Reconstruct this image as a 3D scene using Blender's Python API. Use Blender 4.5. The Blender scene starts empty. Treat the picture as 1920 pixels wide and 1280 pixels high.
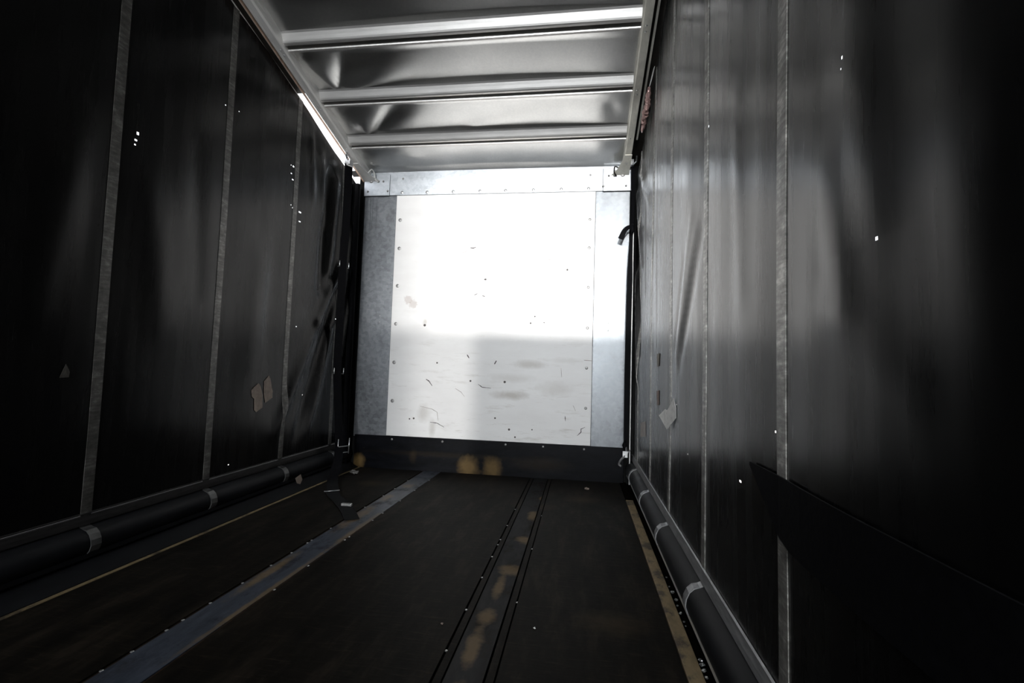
import bpy, bmesh, math, random
from mathutils import Vector, Matrix, noise
R = random.Random(7)
sc = bpy.context.scene
COL = sc.collection

# ------------------------------------------------------------------ camera
cam_d = bpy.data.cameras.new('camera'); cam = bpy.data.objects.new('camera', cam_d); COL.objects.link(cam)
cam_d.sensor_fit = 'HORIZONTAL'; cam_d.sensor_width = 36.0; cam_d.lens = 918.0692 / 1920 * 36
cam_d.clip_start = 0.02; cam_d.clip_end = 500
FW = Vector((-0.14217766, 0.98807099, 0.05917122)); RT = Vector((0.98959084, 0.14054322, 0.03094465)); UP = Vector((-0.02225940, -0.06295493, 0.99776811))
m = Matrix(((RT.x, UP.x, -FW.x, 0.59603), (RT.y, UP.y, -FW.y, 0.0), (RT.z, UP.z, -FW.z, 0.91923), (0, 0, 0, 1)))
cam.matrix_world = m
sc.camera = cam

# ------------------------------------------------------------------ world, sun, daylight of the open rear end, exposure
world = bpy.data.worlds.new('sky'); sc.world = world; world.use_nodes = True
wn = world.node_tree.nodes; wl = world.node_tree.links
bg = wn['Background']
tc = wn.new('ShaderNodeTexCoord'); sp = wn.new('ShaderNodeSeparateXYZ'); rp = wn.new('ShaderNodeValToRGB')
wl.new(tc.outputs['Generated'], sp.inputs[0]); wl.new(sp.outputs['Z'], rp.inputs[0]); wl.new(rp.outputs[0], bg.inputs[0])
rp.color_ramp.elements[0].position = 0.0; rp.color_ramp.elements[0].color = (0.62, 0.60, 0.58, 1)
rp.color_ramp.elements[1].position = 0.08; rp.color_ramp.elements[1].color = (0.93, 0.95, 1.0, 1)
bg.inputs[1].default_value = 2.6

REAR = -9.0
sun_d = bpy.data.lights.new('sun', 'SUN'); sun = bpy.data.objects.new('sun', sun_d); COL.objects.link(sun)
sun_d.energy = 3.6; sun_d.angle = math.radians(0.9); sun_d.color = (1.0, 0.985, 0.96)
SUN_DIR = Vector((0.0, 1.0, -0.04)).normalized()
sun.rotation_euler = SUN_DIR.to_track_quat('-Z', 'Y').to_euler()

day_d = bpy.data.lights.new('daylight', 'AREA'); day = bpy.data.objects.new('daylight', day_d); COL.objects.link(day)
day_d.shape = 'RECTANGLE'; day_d.size = 2.4; day_d.size_y = 3.2; day_d.energy = 1750; day_d.color = (0.93, 0.97, 1.0)
day.location = (-0.2, REAR - 0.35, 1.75); day.rotation_euler = Vector((0, 1, 0)).to_track_quat('-Z', 'Z').to_euler()

sc.view_settings.view_transform = 'Standard'; sc.view_settings.look = 'None'
sc.view_settings.exposure = 0.0; sc.view_settings.gamma = 1.0; sc.view_settings.use_curve_mapping = False

# ------------------------------------------------------------------ dimensions (metres)
WL, WR = -1.5305, 1.0395          # curtain planes
D = 4.3095                        # front bulkhead plane
E1, E2 = -1.4705, 0.9795          # bulkhead edges
W1, W2 = -1.1557, 0.6842          # white panel edges
ZT, ZH, ZK = 2.735, 2.5207, 0.2952
KNEE = 0.5
def zrail(y):                     # underside of the cant rails, the roof falls towards the front
    return 3.720 - 0.2475 * max(y, KNEE)
def zsheet(y): return zrail(y) + 0.08

# ------------------------------------------------------------------ helpers: meshes
class MB:
    def __init__(s): s.v = []; s.f = []
    def add(s, vs, fs):
        o = len(s.v); s.v += [tuple(x) for x in vs]; s.f += [tuple(i + o for i in f) for f in fs]; return s
    def box(s, x0, x1, y0, y1, z0, z1):
        vs = [(x0, y0, z0), (x1, y0, z0), (x1, y1, z0), (x0, y1, z0), (x0, y0, z1), (x1, y0, z1), (x1, y1, z1), (x0, y1, z1)]
        return s.add(vs, [(3, 2, 1, 0), (4, 5, 6, 7), (0, 1, 5, 4), (1, 2, 6, 5), (2, 3, 7, 6), (3, 0, 4, 7)])
    def loft(s, rings, closed=True, cap=True):
        n = len(rings[0]); vs = [p for r in rings for p in r]; fs = []
        for i in range(len(rings) - 1):
            for j in range(n if closed else n - 1):
                k = (j + 1) % n
                fs.append((i * n + j, i * n + k, (i + 1) * n + k, (i + 1) * n + j))
        if cap and closed:
            fs.append(tuple(range(n - 1, -1, -1))); fs.append(tuple((len(rings) - 1) * n + j for j in range(n)))
        return s.add(vs, fs)
    def tube(s, pts, r, n=10):
        pts = [Vector(p) for p in pts]; rings = []; ref = None
        for i, p in enumerate(pts):
            t = (pts[min(i + 1, len(pts) - 1)] - pts[max(i - 1, 0)]).normalized()
            if ref is None: ref = t.orthogonal().normalized()
            a = (ref - t * ref.dot(t)).normalized(); ref = a; b = t.cross(a)
            rr = r[i] if isinstance(r, (list, tuple)) else r
            rings.append([p + rr * (math.cos(q) * a + math.sin(q) * b) for q in [2 * math.pi * j / n for j in range(n)]])
        return s.loft(rings)
    def ribbon(s, pts, w, axis, th=0.002):
        """flat band along pts; w width (number or list) along axis (vector or list)"""
        rings = []
        pts = [Vector(p) for p in pts]
        for i, p in enumerate(pts):
            t = (pts[min(i + 1, len(pts) - 1)] - pts[max(i - 1, 0)]).normalized()
            a = Vector(axis[i] if isinstance(axis, list) else axis).normalized(); nrm = t.cross(a).normalized()
            ww = (w[i] if isinstance(w, list) else w) / 2
            rings.append([p - a * ww - nrm * th / 2, p + a * ww - nrm * th / 2, p + a * ww + nrm * th / 2, p - a * ww + nrm * th / 2])
        return s.loft(rings)
    def dome(s, c, axis, r, h, n=10):
        """low screw or rivet head standing on the point c along axis"""
        c = Vector(c); t = Vector(axis).normalized(); a = t.orthogonal().normalized(); b = t.cross(a); rings = []
        for rr, hh in ((1.0, -0.15), (1.0, 0.25), (0.75, 0.7), (0.35, 1.0)):
            rings.append([c + t * h * hh + r * rr * (math.cos(q) * a + math.sin(q) * b) for q in [2 * math.pi * j / n for j in range(n)]])
        return s.loft(rings)
    def disc(s, poly, off):
        """thin plate from a closed outline, thickness vector off"""
        n = len(poly); o = Vector(off); P = [Vector(q) for q in poly]
        vs = P + [q + o for q in P]
        return s.add(vs, [tuple(range(n)), tuple(range(2 * n - 1, n - 1, -1))] + [(i, n + i, n + (i + 1) % n, (i + 1) % n) for i in range(n)])
    def build(s, name, mat, parent=None, smooth=False, bevel=0.0):
        me = bpy.data.meshes.new(name); me.from_pydata(s.v, [], s.f); me.validate()
        bm = bmesh.new(); bm.from_mesh(me); bmesh.ops.recalc_face_normals(bm, faces=bm.faces); bm.to_mesh(me); bm.free()
        me.materials.append(mat); me.update()
        if smooth:
            for p in me.polygons: p.use_smooth = True
        o = bpy.data.objects.new(name, me); COL.objects.link(o)
        if parent: o.parent = parent
        if bevel:
            b = o.modifiers.new('bevel', 'BEVEL'); b.width = bevel; b.segments = 2; b.limit_method = 'ANGLE'
        return o
def empty(name, loc=(0, 0, 0)):
    o = bpy.data.objects.new(name, None); COL.objects.link(o); o.location = loc; o.empty_display_size = 0.1; return o
def structure(name, label=None):
    o = empty(name); o['kind'] = 'structure'
    if label: o['label'] = label
    return o
def tag(o, label, cat, group=None):
    o['label'] = label; o['category'] = cat
    if group: o['group'] = group
    return o

# ------------------------------------------------------------------ helpers: materials
class Mat:
    def __init__(s, name):
        s.m = bpy.data.materials.new(name); s.m.use_nodes = True; s.t = s.m.node_tree; s.b = s.t.nodes['Principled BSDF']
        s.co = s.t.nodes.new('ShaderNodeTexCoord').outputs['Object']
    def N(s, kind, **kw):
        n = s.t.nodes.new(kind)
        for k, v in kw.items(): setattr(n, k, v)
        return n
    def L(s, a, b): s.t.links.new(a, b)
    def put(s, sock, v):
        if hasattr(v, 'is_linked') or hasattr(v, 'node'): s.L(v, sock)
        else: sock.default_value = v
    def mapped(s, scale=(1, 1, 1), rot=(0, 0, 0), loc=(0, 0, 0)):
        n = s.N('ShaderNodeMapping'); s.L(s.co, n.inputs[0]); n.inputs['Scale'].default_value = scale; n.inputs['Rotation'].default_value = rot; n.inputs['Location'].default_value = loc
        return n.outputs[0]
    def noise(s, scale=5, stretch=(1, 1, 1), detail=4, rough=0.6, rot=(0, 0, 0), loc=(0, 0, 0)):
        n = s.N('ShaderNodeTexNoise'); s.L(s.mapped(stretch, rot, loc), n.inputs['Vector']); n.inputs['Scale'].default_value = scale
        n.inputs['Detail'].default_value = detail; n.inputs['Roughness'].default_value = rough
        return n.outputs[0]
    def ramp(s, f, *stops):
        n = s.N('ShaderNodeValToRGB'); s.L(f, n.inputs[0]); e = n.color_ramp.elements
        while len(e) < len(stops): e.new(0.5)
        for i, (p, c) in enumerate(stops):
            e[i].position = p; e[i].color = (c, c, c, 1) if not isinstance(c, tuple) else (*c, 1)
        return n.outputs[0]
    def mix(s, f, a, b, mode='MIX'):
        n = s.N('ShaderNodeMix', data_type='RGBA', blend_type=mode)
        s.put(n.inputs[0], f)
        for i, v in ((6, a), (7, b)):
            if isinstance(v, tuple): n.inputs[i].default_value = (*v, 1)
            else: s.put(n.inputs[i], v)
        return n.outputs[2]
    def math(s, op, a, b=0.0, c=0.0, clamp=False):
        n = s.N('ShaderNodeMath', operation=op, use_clamp=clamp); s.put(n.inputs[0], a); s.put(n.inputs[1], b); s.put(n.inputs[2], c); return n.outputs[0]
    def spot(s, c, r, soft=0.35, wob=0.25, wscale=14):
        """mask of one stain: ellipsoid at c with radii r, uneven edge"""
        n = s.N('ShaderNodeMapping', vector_type='POINT'); s.L(s.co, n.inputs[0])
        n.inputs['Scale'].default_value = tuple(1 / q for q in r); n.inputs['Location'].default_value = tuple(-a / q for a, q in zip(c, r))
        l = s.N('ShaderNodeVectorMath', operation='LENGTH'); s.L(n.outputs[0], l.inputs[0])
        w = s.noise(wscale, detail=5)
        d = s.math('ADD', l.outputs['Value'], s.math('MULTIPLY', s.math('SUBTRACT', w, 0.5), wob * 4))
        q = s.N('ShaderNodeMapRange'); s.L(d, q.inputs[0]); q.inputs[1].default_value = 1 + soft; q.inputs[2].default_value = 1 - soft
        return q.outputs[0]
    def base(s, col, rough=0.5, metal=0.0, spec=0.5):
        if isinstance(col, tuple): s.b.inputs['Base Color'].default_value = (*col, 1)
        else: s.L(col, s.b.inputs['Base Color'])
        s.put(s.b.inputs['Roughness'], rough); s.put(s.b.inputs['Metallic'], metal); s.b.inputs['Specular IOR Level'].default_value = spec
        return s
    def bump(s, h, strength=0.2, dist=0.01):
        n = s.N('ShaderNodeBump'); n.inputs['Strength'].default_value = strength; n.inputs['Distance'].default_value = dist; s.L(h, n.inputs['Height']); s.L(n.outputs[0], s.b.inputs['Normal']); return s

def _gloss(s, g, rough, ior=1.45):
    """weak worn gloss over a dark matt surface: fresnel times g"""
    s.b.inputs['Specular IOR Level'].default_value = 0.0
    gl = s.N('ShaderNodeBsdfGlossy'); s.put(gl.inputs['Roughness'], rough); gl.inputs['Color'].default_value = (1, 1, 1, 1)
    fr = s.N('ShaderNodeFresnel'); fr.inputs['IOR'].default_value = ior
    if s.b.inputs['Normal'].is_linked:
        src = s.b.inputs['Normal'].links[0].from_socket; s.L(src, gl.inputs['Normal']); s.L(src, fr.inputs['Normal'])
    mx = s.N('ShaderNodeMixShader'); s.L(s.math('MULTIPLY', fr.outputs[0], g), mx.inputs[0]); s.L(s.b.outputs[0], mx.inputs[1]); s.L(gl.outputs[0], mx.inputs[2])
    out = [n for n in s.t.nodes if n.type == 'OUTPUT_MATERIAL'][0]; s.L(mx.outputs[0], out.inputs[0]); return s
Mat.gloss = _gloss
def curtain_mat():
    a = Mat('black_curtain_vinyl')
    dirt = a.noise(2.2, (1, 1, 0.5), 6)
    col = a.ramp(dirt, (0.35, (0.0022, 0.0022, 0.0026)), (0.75, (0.0055, 0.0053, 0.005)))
    streak = a.noise(16, (1, 1.0, 0.06), 5, 0.65)
    scr = a.noise(30, (1, 1, 0.12), 3, 0.7, rot=(0.35, 0, 0))
    col = a.mix(a.ramp(scr, (0.70, 0.0), (0.80, 0.35)), col, (0.025, 0.025, 0.025))
    a.base(col, 0.5)
    h = a.math('ADD', a.noise(9, (1, 1, 0.10), 4), a.math('MULTIPLY', streak, 0.35))
    a.bump(h, 0.07, 0.004)
    return a.gloss(a.ramp(dirt, (0.3, 0.92), (0.7, 0.70)), a.ramp(streak, (0.3, 0.23), (0.75, 0.32)), 1.34).m
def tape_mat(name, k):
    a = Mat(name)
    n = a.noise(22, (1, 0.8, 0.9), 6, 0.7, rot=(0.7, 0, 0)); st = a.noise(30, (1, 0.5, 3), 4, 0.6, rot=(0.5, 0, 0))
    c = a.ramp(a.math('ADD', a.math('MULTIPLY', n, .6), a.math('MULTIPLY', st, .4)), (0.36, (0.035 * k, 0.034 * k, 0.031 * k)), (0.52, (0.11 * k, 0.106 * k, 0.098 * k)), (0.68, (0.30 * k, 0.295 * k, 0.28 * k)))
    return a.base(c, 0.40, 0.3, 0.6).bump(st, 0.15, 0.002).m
def simple(name, col, rough=0.5, metal=0.0, nscale=20, amt=0.25, stretch=(1, 1, 1), bump=0.1, gloss=None):
    a = Mat(name); n = a.noise(nscale, stretch, 5)
    lo = tuple(c * (1 - amt) for c in col); hi = tuple(min(1, c * (1 + amt)) for c in col)
    a.base(a.ramp(n, (0.3, lo), (0.7, hi)), rough, metal)
    if bump: a.bump(n, bump, 0.003)
    if gloss is not None: a.gloss(gloss, rough)
    return a.m
def white_mat():
    a = Mat('white_board')
    c = a.ramp(a.noise(3, (1, 1, 3), 5), (0.3, (0.80, 0.785, 0.775)), (0.7, (0.85, 0.84, 0.83)))
    low = a.N('ShaderNodeSeparateXYZ'); a.L(a.co, low.inputs[0])
    lowm = a.N('ShaderNodeMapRange'); a.L(low.outputs['Z'], lowm.inputs[0]); lowm.inputs[1].default_value = 1.7; lowm.inputs[2].default_value = 0.4
    st = a.ramp(a.noise(6, (0.5, 1, 3.2), 7, 0.7), (0.56, 0.0), (0.72, 0.6))
    c = a.mix(a.math('MULTIPLY', st, lowm.outputs[0]), c, (0.46, 0.42, 0.37))
    ln = a.ramp(a.noise(20, (0.18, 1, 3.4), 6, 0.75), (0.64, 0.0), (0.72, 0.55))
    c = a.mix(a.math('MULTIPLY', ln, a.math('ADD', a.math('MULTIPLY', lowm.outputs[0], 0.7), 0.25)), c, (0.40, 0.36, 0.32))
    for (x, z, rx, rz, k) in ((-.025, .702, .13, .03, .62), (.14, .98, .11, .03, .5), (.361, .768, .12, .05, .3), (-.81, .51, .05, .06, .35), (-.724, .38, .025, .07, .35), (-.012, .852, .15, .03, .25),
                              (.45, 1.02, .12, .02, .2), (-.831, 1.336, .02, .03, .5), (-.339, 1.656, .015, .025, .45)):
        c = a.mix(a.math('MULTIPLY', a.spot((x, D, z), (rx, 1, rz), 0.6, 0.3, 18), k), c, (0.36, 0.32, 0.27))
    for (x, z, k) in ((.521, 1.64, .45), (.50, 1.655, .3), (.545, 1.655, .3), (-1.0, 1.54, .4), (-.95, 1.50, .4)):   # ghosts of lost stickers
        c = a.mix(a.math('MULTIPLY', a.spot((x, D, z), (.035, 1, .035), 0.25, 0.6, 40), k), c, (0.42, 0.33, 0.29))
    return a.base(c, 0.38, 0.0, 0.4).m
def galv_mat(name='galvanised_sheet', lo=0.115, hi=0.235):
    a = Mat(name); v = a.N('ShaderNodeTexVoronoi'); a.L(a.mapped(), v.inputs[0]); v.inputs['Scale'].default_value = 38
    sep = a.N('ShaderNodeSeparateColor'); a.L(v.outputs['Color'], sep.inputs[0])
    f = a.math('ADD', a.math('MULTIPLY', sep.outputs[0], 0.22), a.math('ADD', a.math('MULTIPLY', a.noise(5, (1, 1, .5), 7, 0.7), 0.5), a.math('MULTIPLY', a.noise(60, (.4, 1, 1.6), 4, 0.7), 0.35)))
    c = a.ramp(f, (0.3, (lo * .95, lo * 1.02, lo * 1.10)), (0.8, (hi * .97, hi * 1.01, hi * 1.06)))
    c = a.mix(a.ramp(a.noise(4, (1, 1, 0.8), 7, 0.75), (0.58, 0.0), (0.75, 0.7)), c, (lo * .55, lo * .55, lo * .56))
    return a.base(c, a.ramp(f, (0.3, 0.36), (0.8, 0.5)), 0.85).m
def roof_mat():
    a = Mat('roof_sheet'); n = a.noise(60, (1, 1, 1), 3, 0.7); b = a.noise(3, (1, 1, 1), 4)
    f = a.math('ADD', a.math('MULTIPLY', n, .4), a.math('MULTIPLY', b, .6))
    return a.base(a.ramp(f, (0.3, (0.66, 0.665, 0.66)), (0.7, (0.82, 0.815, 0.80))), 0.28, 0.95).m
def floor_mat():
    a = Mat('worn_black_ply_floor'); n = a.noise(5, (2.2, 0.5, 1), 7, 0.7); g = a.noise(24, (0.35, 3.0, 1), 5, 0.7)
    c = a.ramp(n, (0.32, (0.002, 0.0018, 0.0015)), (0.52, (0.008, 0.0066, 0.005)), (0.72, (0.024, 0.0185, 0.0135)))
    c = a.mix(a.ramp(g, (0.55, 0.0), (0.72, 0.7)), c, (0.030, 0.022, 0.015))
    for (x, y) in ((-1.02, 3.72), (.62, 3.66), (.3, 3.4), (.72, 1.9)):
        c = a.mix(a.math('MULTIPLY', a.spot((x, y, 0), (.10, .07, 1), .7, .4, 20), .5), c, (0.05, 0.036, 0.021))
    return a.base(c, 0.6).bump(g, 0.25, 0.003).gloss(0.12, 0.45).m
def steel_mat(name, spots, rust, lo, hi, g):
    a = Mat(name); n = a.noise(9, (3.5, 0.8, 1), 6, 0.7, rot=(0, 0, 0.5))
    c = a.ramp(n, (0.3, lo), (0.7, hi))
    rn = a.noise(6, (1.2, 0.8, 1), 6, 0.7)
    c = a.mix(a.ramp(rn, (0.52, 0.0), (0.64, rust)), c, (0.020, 0.0135, 0.008))
    for (x, y, rx, ry) in spots:
        c = a.mix(a.math('MULTIPLY', a.spot((x, y, 0), (rx, ry, 1), 0.4, 0.45, 16), .9), c, (0.15, 0.105, 0.058))
    return a.base(c, 0.5).bump(n, 0.2, 0.002).gloss(a.ramp(rn, (0.5, g), (0.66, g * .4)), 0.33).m
def kick_mat():
    a = Mat('scuffed_black_kick_board'); n = a.noise(8, (0.5, 1, 2.2), 7, 0.7)
    c = a.ramp(n, (0.35, (0.0012, 0.0014, 0.002)), (0.7, (0.0058, 0.0062, 0.0085)))
    g = a.noise(30, (0.4, 1, 2), 6, 0.75); c = a.mix(a.ramp(g, (0.63, 0.0), (0.72, 0.5)), c, (0.045, 0.034, 0.025))
    for (x, z, rx, rz, k) in ((-.375, .055, .080, .080, .75), (-.160, .060, .070, .080, .7), (-1.405, .05, .05, .06, 1.0), (-.885, .125, .03, .05, .1), (.25, .12, .22, .05, .06), (-.62, .15, .5, .02, .05)):
        c = a.mix(a.math('MULTIPLY', a.spot((x, D, z), (rx, 1, rz), .5, .28, 16), k), c, (0.15, 0.098, 0.04))
    return a.base(c, 0.6).bump(g, 0.15, 0.002).gloss(0.18, 0.35).m
def batten_mat():
    a = Mat('worn_yellow_batten'); n = a.noise(7, (1.5, 1.0, 1), 6, 0.7)
    c = a.ramp(a.noise(26, (1.2, 0.5, 1), 6, 0.7), (0.3, (0.14, 0.10, 0.05)), (0.7, (0.27, 0.20, 0.105)))
    c = a.mix(a.ramp(n, (0.50, 0.0), (0.60, 0.9)), c, (0.035, 0.026, 0.018))
    return a.base(c, 0.6).bump(n, 0.3, 0.003).m

M = dict(
    curtain=curtain_mat(), tape=tape_mat('silver_seam_tape_shaded', .8), tape_lit=tape_mat('silver_seam_tape_lit', 2.4), white=white_mat(), galv=galv_mat(), header=galv_mat('bright_galvanised_header', 0.42, 0.60), roof=roof_mat(), floor=floor_mat(), kick=kick_mat(), batten=batten_mat(),  # seam tape tones: left copy darkened as shaded, right one brightened as lit
    steel_blue=steel_mat('blue_reflecting_steel_strip', [(-.745, 3.35, .03, .08), (-.745, 2.9, .035, .22), (-.64, 2.7, .018, .3), (-.75, 2.05, .02, .2), (-.64, 1.9, .012, .4), (-.72, 3.72, .04, .05)], 0.35, (0.016, 0.021, 0.031), (0.062, 0.073, 0.098), 0.75),  # blue reflection of the front wall is put into the base colour
    steel_worn=steel_mat('worn_steel_strip', [(.335, 3.62, .022, .05), (.31, 3.18, .03, .09), (.31, 2.72, .045, .05), (.29, 2.3, .05, .05), (.27, 2.12, .02, .1), (.265, 1.86, .03, .05), (.26, 1.66, .025, .1), (.27, 1.4, .03, .06)], 0.6, (0.004, 0.0043, 0.0052), (0.019, 0.019, 0.020), 0.16),
    alu=simple('aluminium_rail', (0.70, 0.69, 0.67), 0.5, 0.3, 14, 0.15, (1, 0.2, 1)),
    alu_dirty=simple('dirty_aluminium_rail', (0.62, 0.605, 0.54), 0.5, 0.25, 8, 0.35, (1, 0.5, 1)),
    beam=simple('pressed_roof_bow', (0.74, 0.72, 0.70), 0.42, 0.8, 10, 0.1, (0.3, 1, 1), 0.03),
    dark=simple('dark_channel', (0.014, 0.012, 0.010), 0.4, 0.0, 12, 0.5, gloss=0.5),  # one dark brown tone for tracks, side rails and the right hook
    black=simple('black_webbing', (0.004, 0.004, 0.005), 0.6, 0.0, 60, 0.4, (1, 1, 1), 0.3, 0.1),
    hemroll=simple('dark_hem_roll', (0.008, 0.0085, 0.010), 0.42, 0.0, 9, 0.35, (1, 0.3, 1), 0.15, 0.2),
    hemtape=simple('grey_hem_tape_lit', (0.32, 0.32, 0.325), 0.36, 0.3, 40, 0.35, (1, 0.3, 2)),
    hemtape_shaded=simple('grey_hem_tape_shaded', (0.022, 0.021, 0.021), 0.45, 0.0, 40, 0.35, (1, 0.3, 2), gloss=.25),  # same tape as on the right; the left side's shade is in this colour
    edge=simple('lit_aluminium_edge', (0.85, 0.85, 0.85), 0.35, 0.5, 14, 0.1),  # lightened colour carries the rear light caught by the right bar
    clip=simple('grey_clip_band_shaded', (0.05, 0.05, 0.05), 0.35, 0.1, 30, 0.4),  # left clip bands, with their shade put into the colour
    clip_lit=simple('grey_clip_band_lit', (0.26, 0.26, 0.265), 0.3, 0.3, 30, 0.4),  # same bands on the right, colour lightened for the light they catch
    rust=simple('rusty_joint', (0.022, 0.012, 0.007), 0.7, 0.0, 25, 0.5, gloss=.1),
    groove=simple('near_black_groove', (0.004, 0.0035, 0.003), 0.8, 0.0, 25, 0.5, gloss=0.0),  # one near-black tone for floor grooves, gutter and bow slots
    zinc=simple('zinc_plated_steel', (0.62, 0.62, 0.62), 0.3, 0.9, 30, 0.2),
    screw=simple('dull_screw_head', (0.24, 0.235, 0.23), 0.45, 0.6, 60, 0.3),
    scuff=simple('dark_scuff', (0.07, 0.06, 0.055), 0.7, 0.0, 60, 0.4, bump=0),
    paper=simple('white_label_paper', (0.85, 0.83, 0.80), 0.6, 0.0, 40, 0.2),
    beige=simple('old_beige_label_paper', (0.25, 0.20, 0.165), 0.7, 0.0, 30, 0.25),
    foil=simple('crumpled_pinkish_film', (0.42, 0.27, 0.25), 0.28, 0.35, 18, 0.35),
    copper=simple('torn_tan_edge', (0.60, 0.42, 0.32), 0.45, 0.2, 18, 0.3),
    outer=simple('outer_dark_skin', (0.01, 0.01, 0.01), 0.7, 0.0, 5, 0.2, gloss=0.0),
)

# ================================================================== FLOOR
GR = (-0.782, -0.6293, 0.1745, 0.3622)
A1, B1, B2 = -1.3877, 0.9357, 0.9868
fl = structure('floor', 'dark worn plywood load floor with two steel strips running lengthwise')
MB().box(-1.75, 1.25, REAR, D + .3, -0.12, -0.035).build('subfloor', M['groove'], fl)
for x0, x1 in ((A1 + .012, GR[0] - .014), (GR[1] + .012, GR[2] - .002), (GR[3] + .002, B1 - .003)):
    MB().box(x0, x1, REAR, D, -0.034, 0.0).build('floor_panel', M['floor'], fl)
MB().box(GR[0] + .0, GR[1], REAR, D, -0.034, -0.001).build('steel_strip', M['steel_blue'], fl)['label'] = 'steel floor strip left of centre, coloured by a bluish reflection'
MB().box(GR[0] - .010, GR[0] - .003, REAR, D, -.034, -.004).build('rusty_edge', M['rust'], fl)
MB().box(GR[1] + .003, GR[1] + .008, REAR, D, -.034, -.003).build('rusty_edge', M['rust'], fl)
MB().box(GR[2] + .036, GR[3] - .036, REAR, D, -0.034, -0.001).build('steel_strip', M['steel_worn'], fl)['label'] = 'worn floor strip right of centre with tan patches'
for a, b in ((GR[2] + .005, GR[2] + .029), (GR[3] - .029, GR[3] - .005)):
    MB().box(a, b, REAR, D, -.034, -.003).build('edge_bar', M['floor'], fl)
MB().box(A1 - .012, A1 + .009, REAR, D, -.034, .001).build('edge_batten', M['batten'], fl)['label'] = 'thin worn yellow edge on the left'
# right batten in boards, worn and stained
MB().box(B1, B2, 0.4, 3.72, -.034, .004).build('edge_batten', M['batten'], fl, bevel=.002)['label'] = 'worn yellow batten with dark stains on the right'
MB().box(B1, B2, REAR, 0.397, -.034, .004).build('edge_batten', M['batten'], fl)
MB().box(B1, B2, 3.723, D, -.034, .003).build('edge_batten', M['groove'], fl)
sm = MB(); sm.dome((0, 0, 0), (0, 0, 1), .006, .0025, 8); screw0 = sm.build('screw', M['zinc'], fl); screw0.location = (GR[0] - .0065, 1.32, -.003)
def inst(o, loc, parent):
    c = o.copy(); COL.objects.link(c); c.parent = parent; c.location = loc; return c
for y in (1.42, 1.55, 1.62, 1.75, 1.93, 2.12, 2.28, 2.42, 2.46, 2.66, 2.9, 3.1, 3.4, 3.62, 3.9):
    inst(screw0, (GR[0] - .0065, y, -.003), fl)
for y in (1.9, 2.15, 2.5, 2.55, 2.85, 3.0, 3.3, 3.6, 3.95):
    inst(screw0, (GR[1] + .0055, y, -.002), fl)
for y in (1.35, 1.62, 1.9, 2.2, 2.45, 2.62, 2.7, 2.95, 3.3):
    inst(screw0, (GR[2] + .0025, y, -.004), fl)
for y in (1.45, 2.0, 2.6, 3.2): inst(screw0, (GR[3] + .0, y, -.004), fl)

# ================================================================== FRONT BULKHEAD
wf = structure('wall_front', 'bright front bulkhead: white board between galvanised side sheets')
MB().box(-1.535, 1.25, D + .004, D + .06, -.1, 3.2).build('backing', M['outer'], wf)
MB().box(W1 + .001, W2 - .001, D - .010, D + .003, ZK + .0, ZH).build('white_panel', M['white'], wf, bevel=.0015)['label'] = 'scuffed white board filling the middle'
MB().box(E1, W1 - .002, D - .006, D + .003, ZK - .02, ZH).build('side_sheet', M['galv'], wf)
MB().box(W2 + .003, E2, D - .006, D + .003, ZK - .02, ZH).build('side_sheet', M['galv'], wf)
for x in (E1 + .055, E1 + .075, E1 + .115):      # pressed ribs in the left sheet
    MB().box(x, x + .006, D - .009, D - .005, 2.2, ZH).build('rib', M['galv'], wf)
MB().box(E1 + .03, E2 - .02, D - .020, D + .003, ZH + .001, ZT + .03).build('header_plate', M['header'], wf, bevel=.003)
MB().box(E1 + .02, E2 - .015, D - .024, D + .003, -.02, ZK - .002).build('kick_board', M['kick'], wf, bevel=.003)
d = MB().dome((0, 0, 0), (0, -1, 0), .017, .0035, 12); pscrew = d.build('screw', M['screw'], wf); pscrew.location = (-1.113, D - .010, 2.288)
for z in (2.02, 1.669, 1.316, .961, .61): inst(pscrew, (-1.109, D - .010, z), wf)
d = MB().dome((0, 0, 0), (0, -1, 0), .013, .003, 12); qs = d.build('screw', M['screw'], wf); qs.location = (.638, D - .010, 2.27)
for z in (2.017, 1.666, 1.309, .96, .614): inst(qs, (.637, D - .010, z), wf)
# rivets
d = MB().dome((0, 0, 0), (0, -1, 0), .014, .005, 12); rv = d.build('rivet', M['zinc'], wf); rv.location = (-1.102, D - .020, 2.546)
for x in (-.86, -.61, -.36, -.123, .13, .38, .62): inst(rv, (x, D - .020, 2.545), wf)
d = MB().dome((0, 0, 0), (0, -1, 0), .010, .004, 10); bs = d.build('screw', M['screw'], wf); bs.location = (-1.097, D - .020, 2.678)
inst(bs, (.634, D - .020, 2.668), wf)
for x, z in ((-1.092, .265), (-.62, .268), (-.05, .271), (.28, .27), (.631, .266)): inst(bs, (x, D - .024, z), wf)
for x, z in ((.815, 1.355), (.815, 1.29), (-1.27, 1.39), (-1.27, 1.33)):
    o = inst(bs, (x, D - .006, z), wf); o.scale = (.6, .6, .6)
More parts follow.
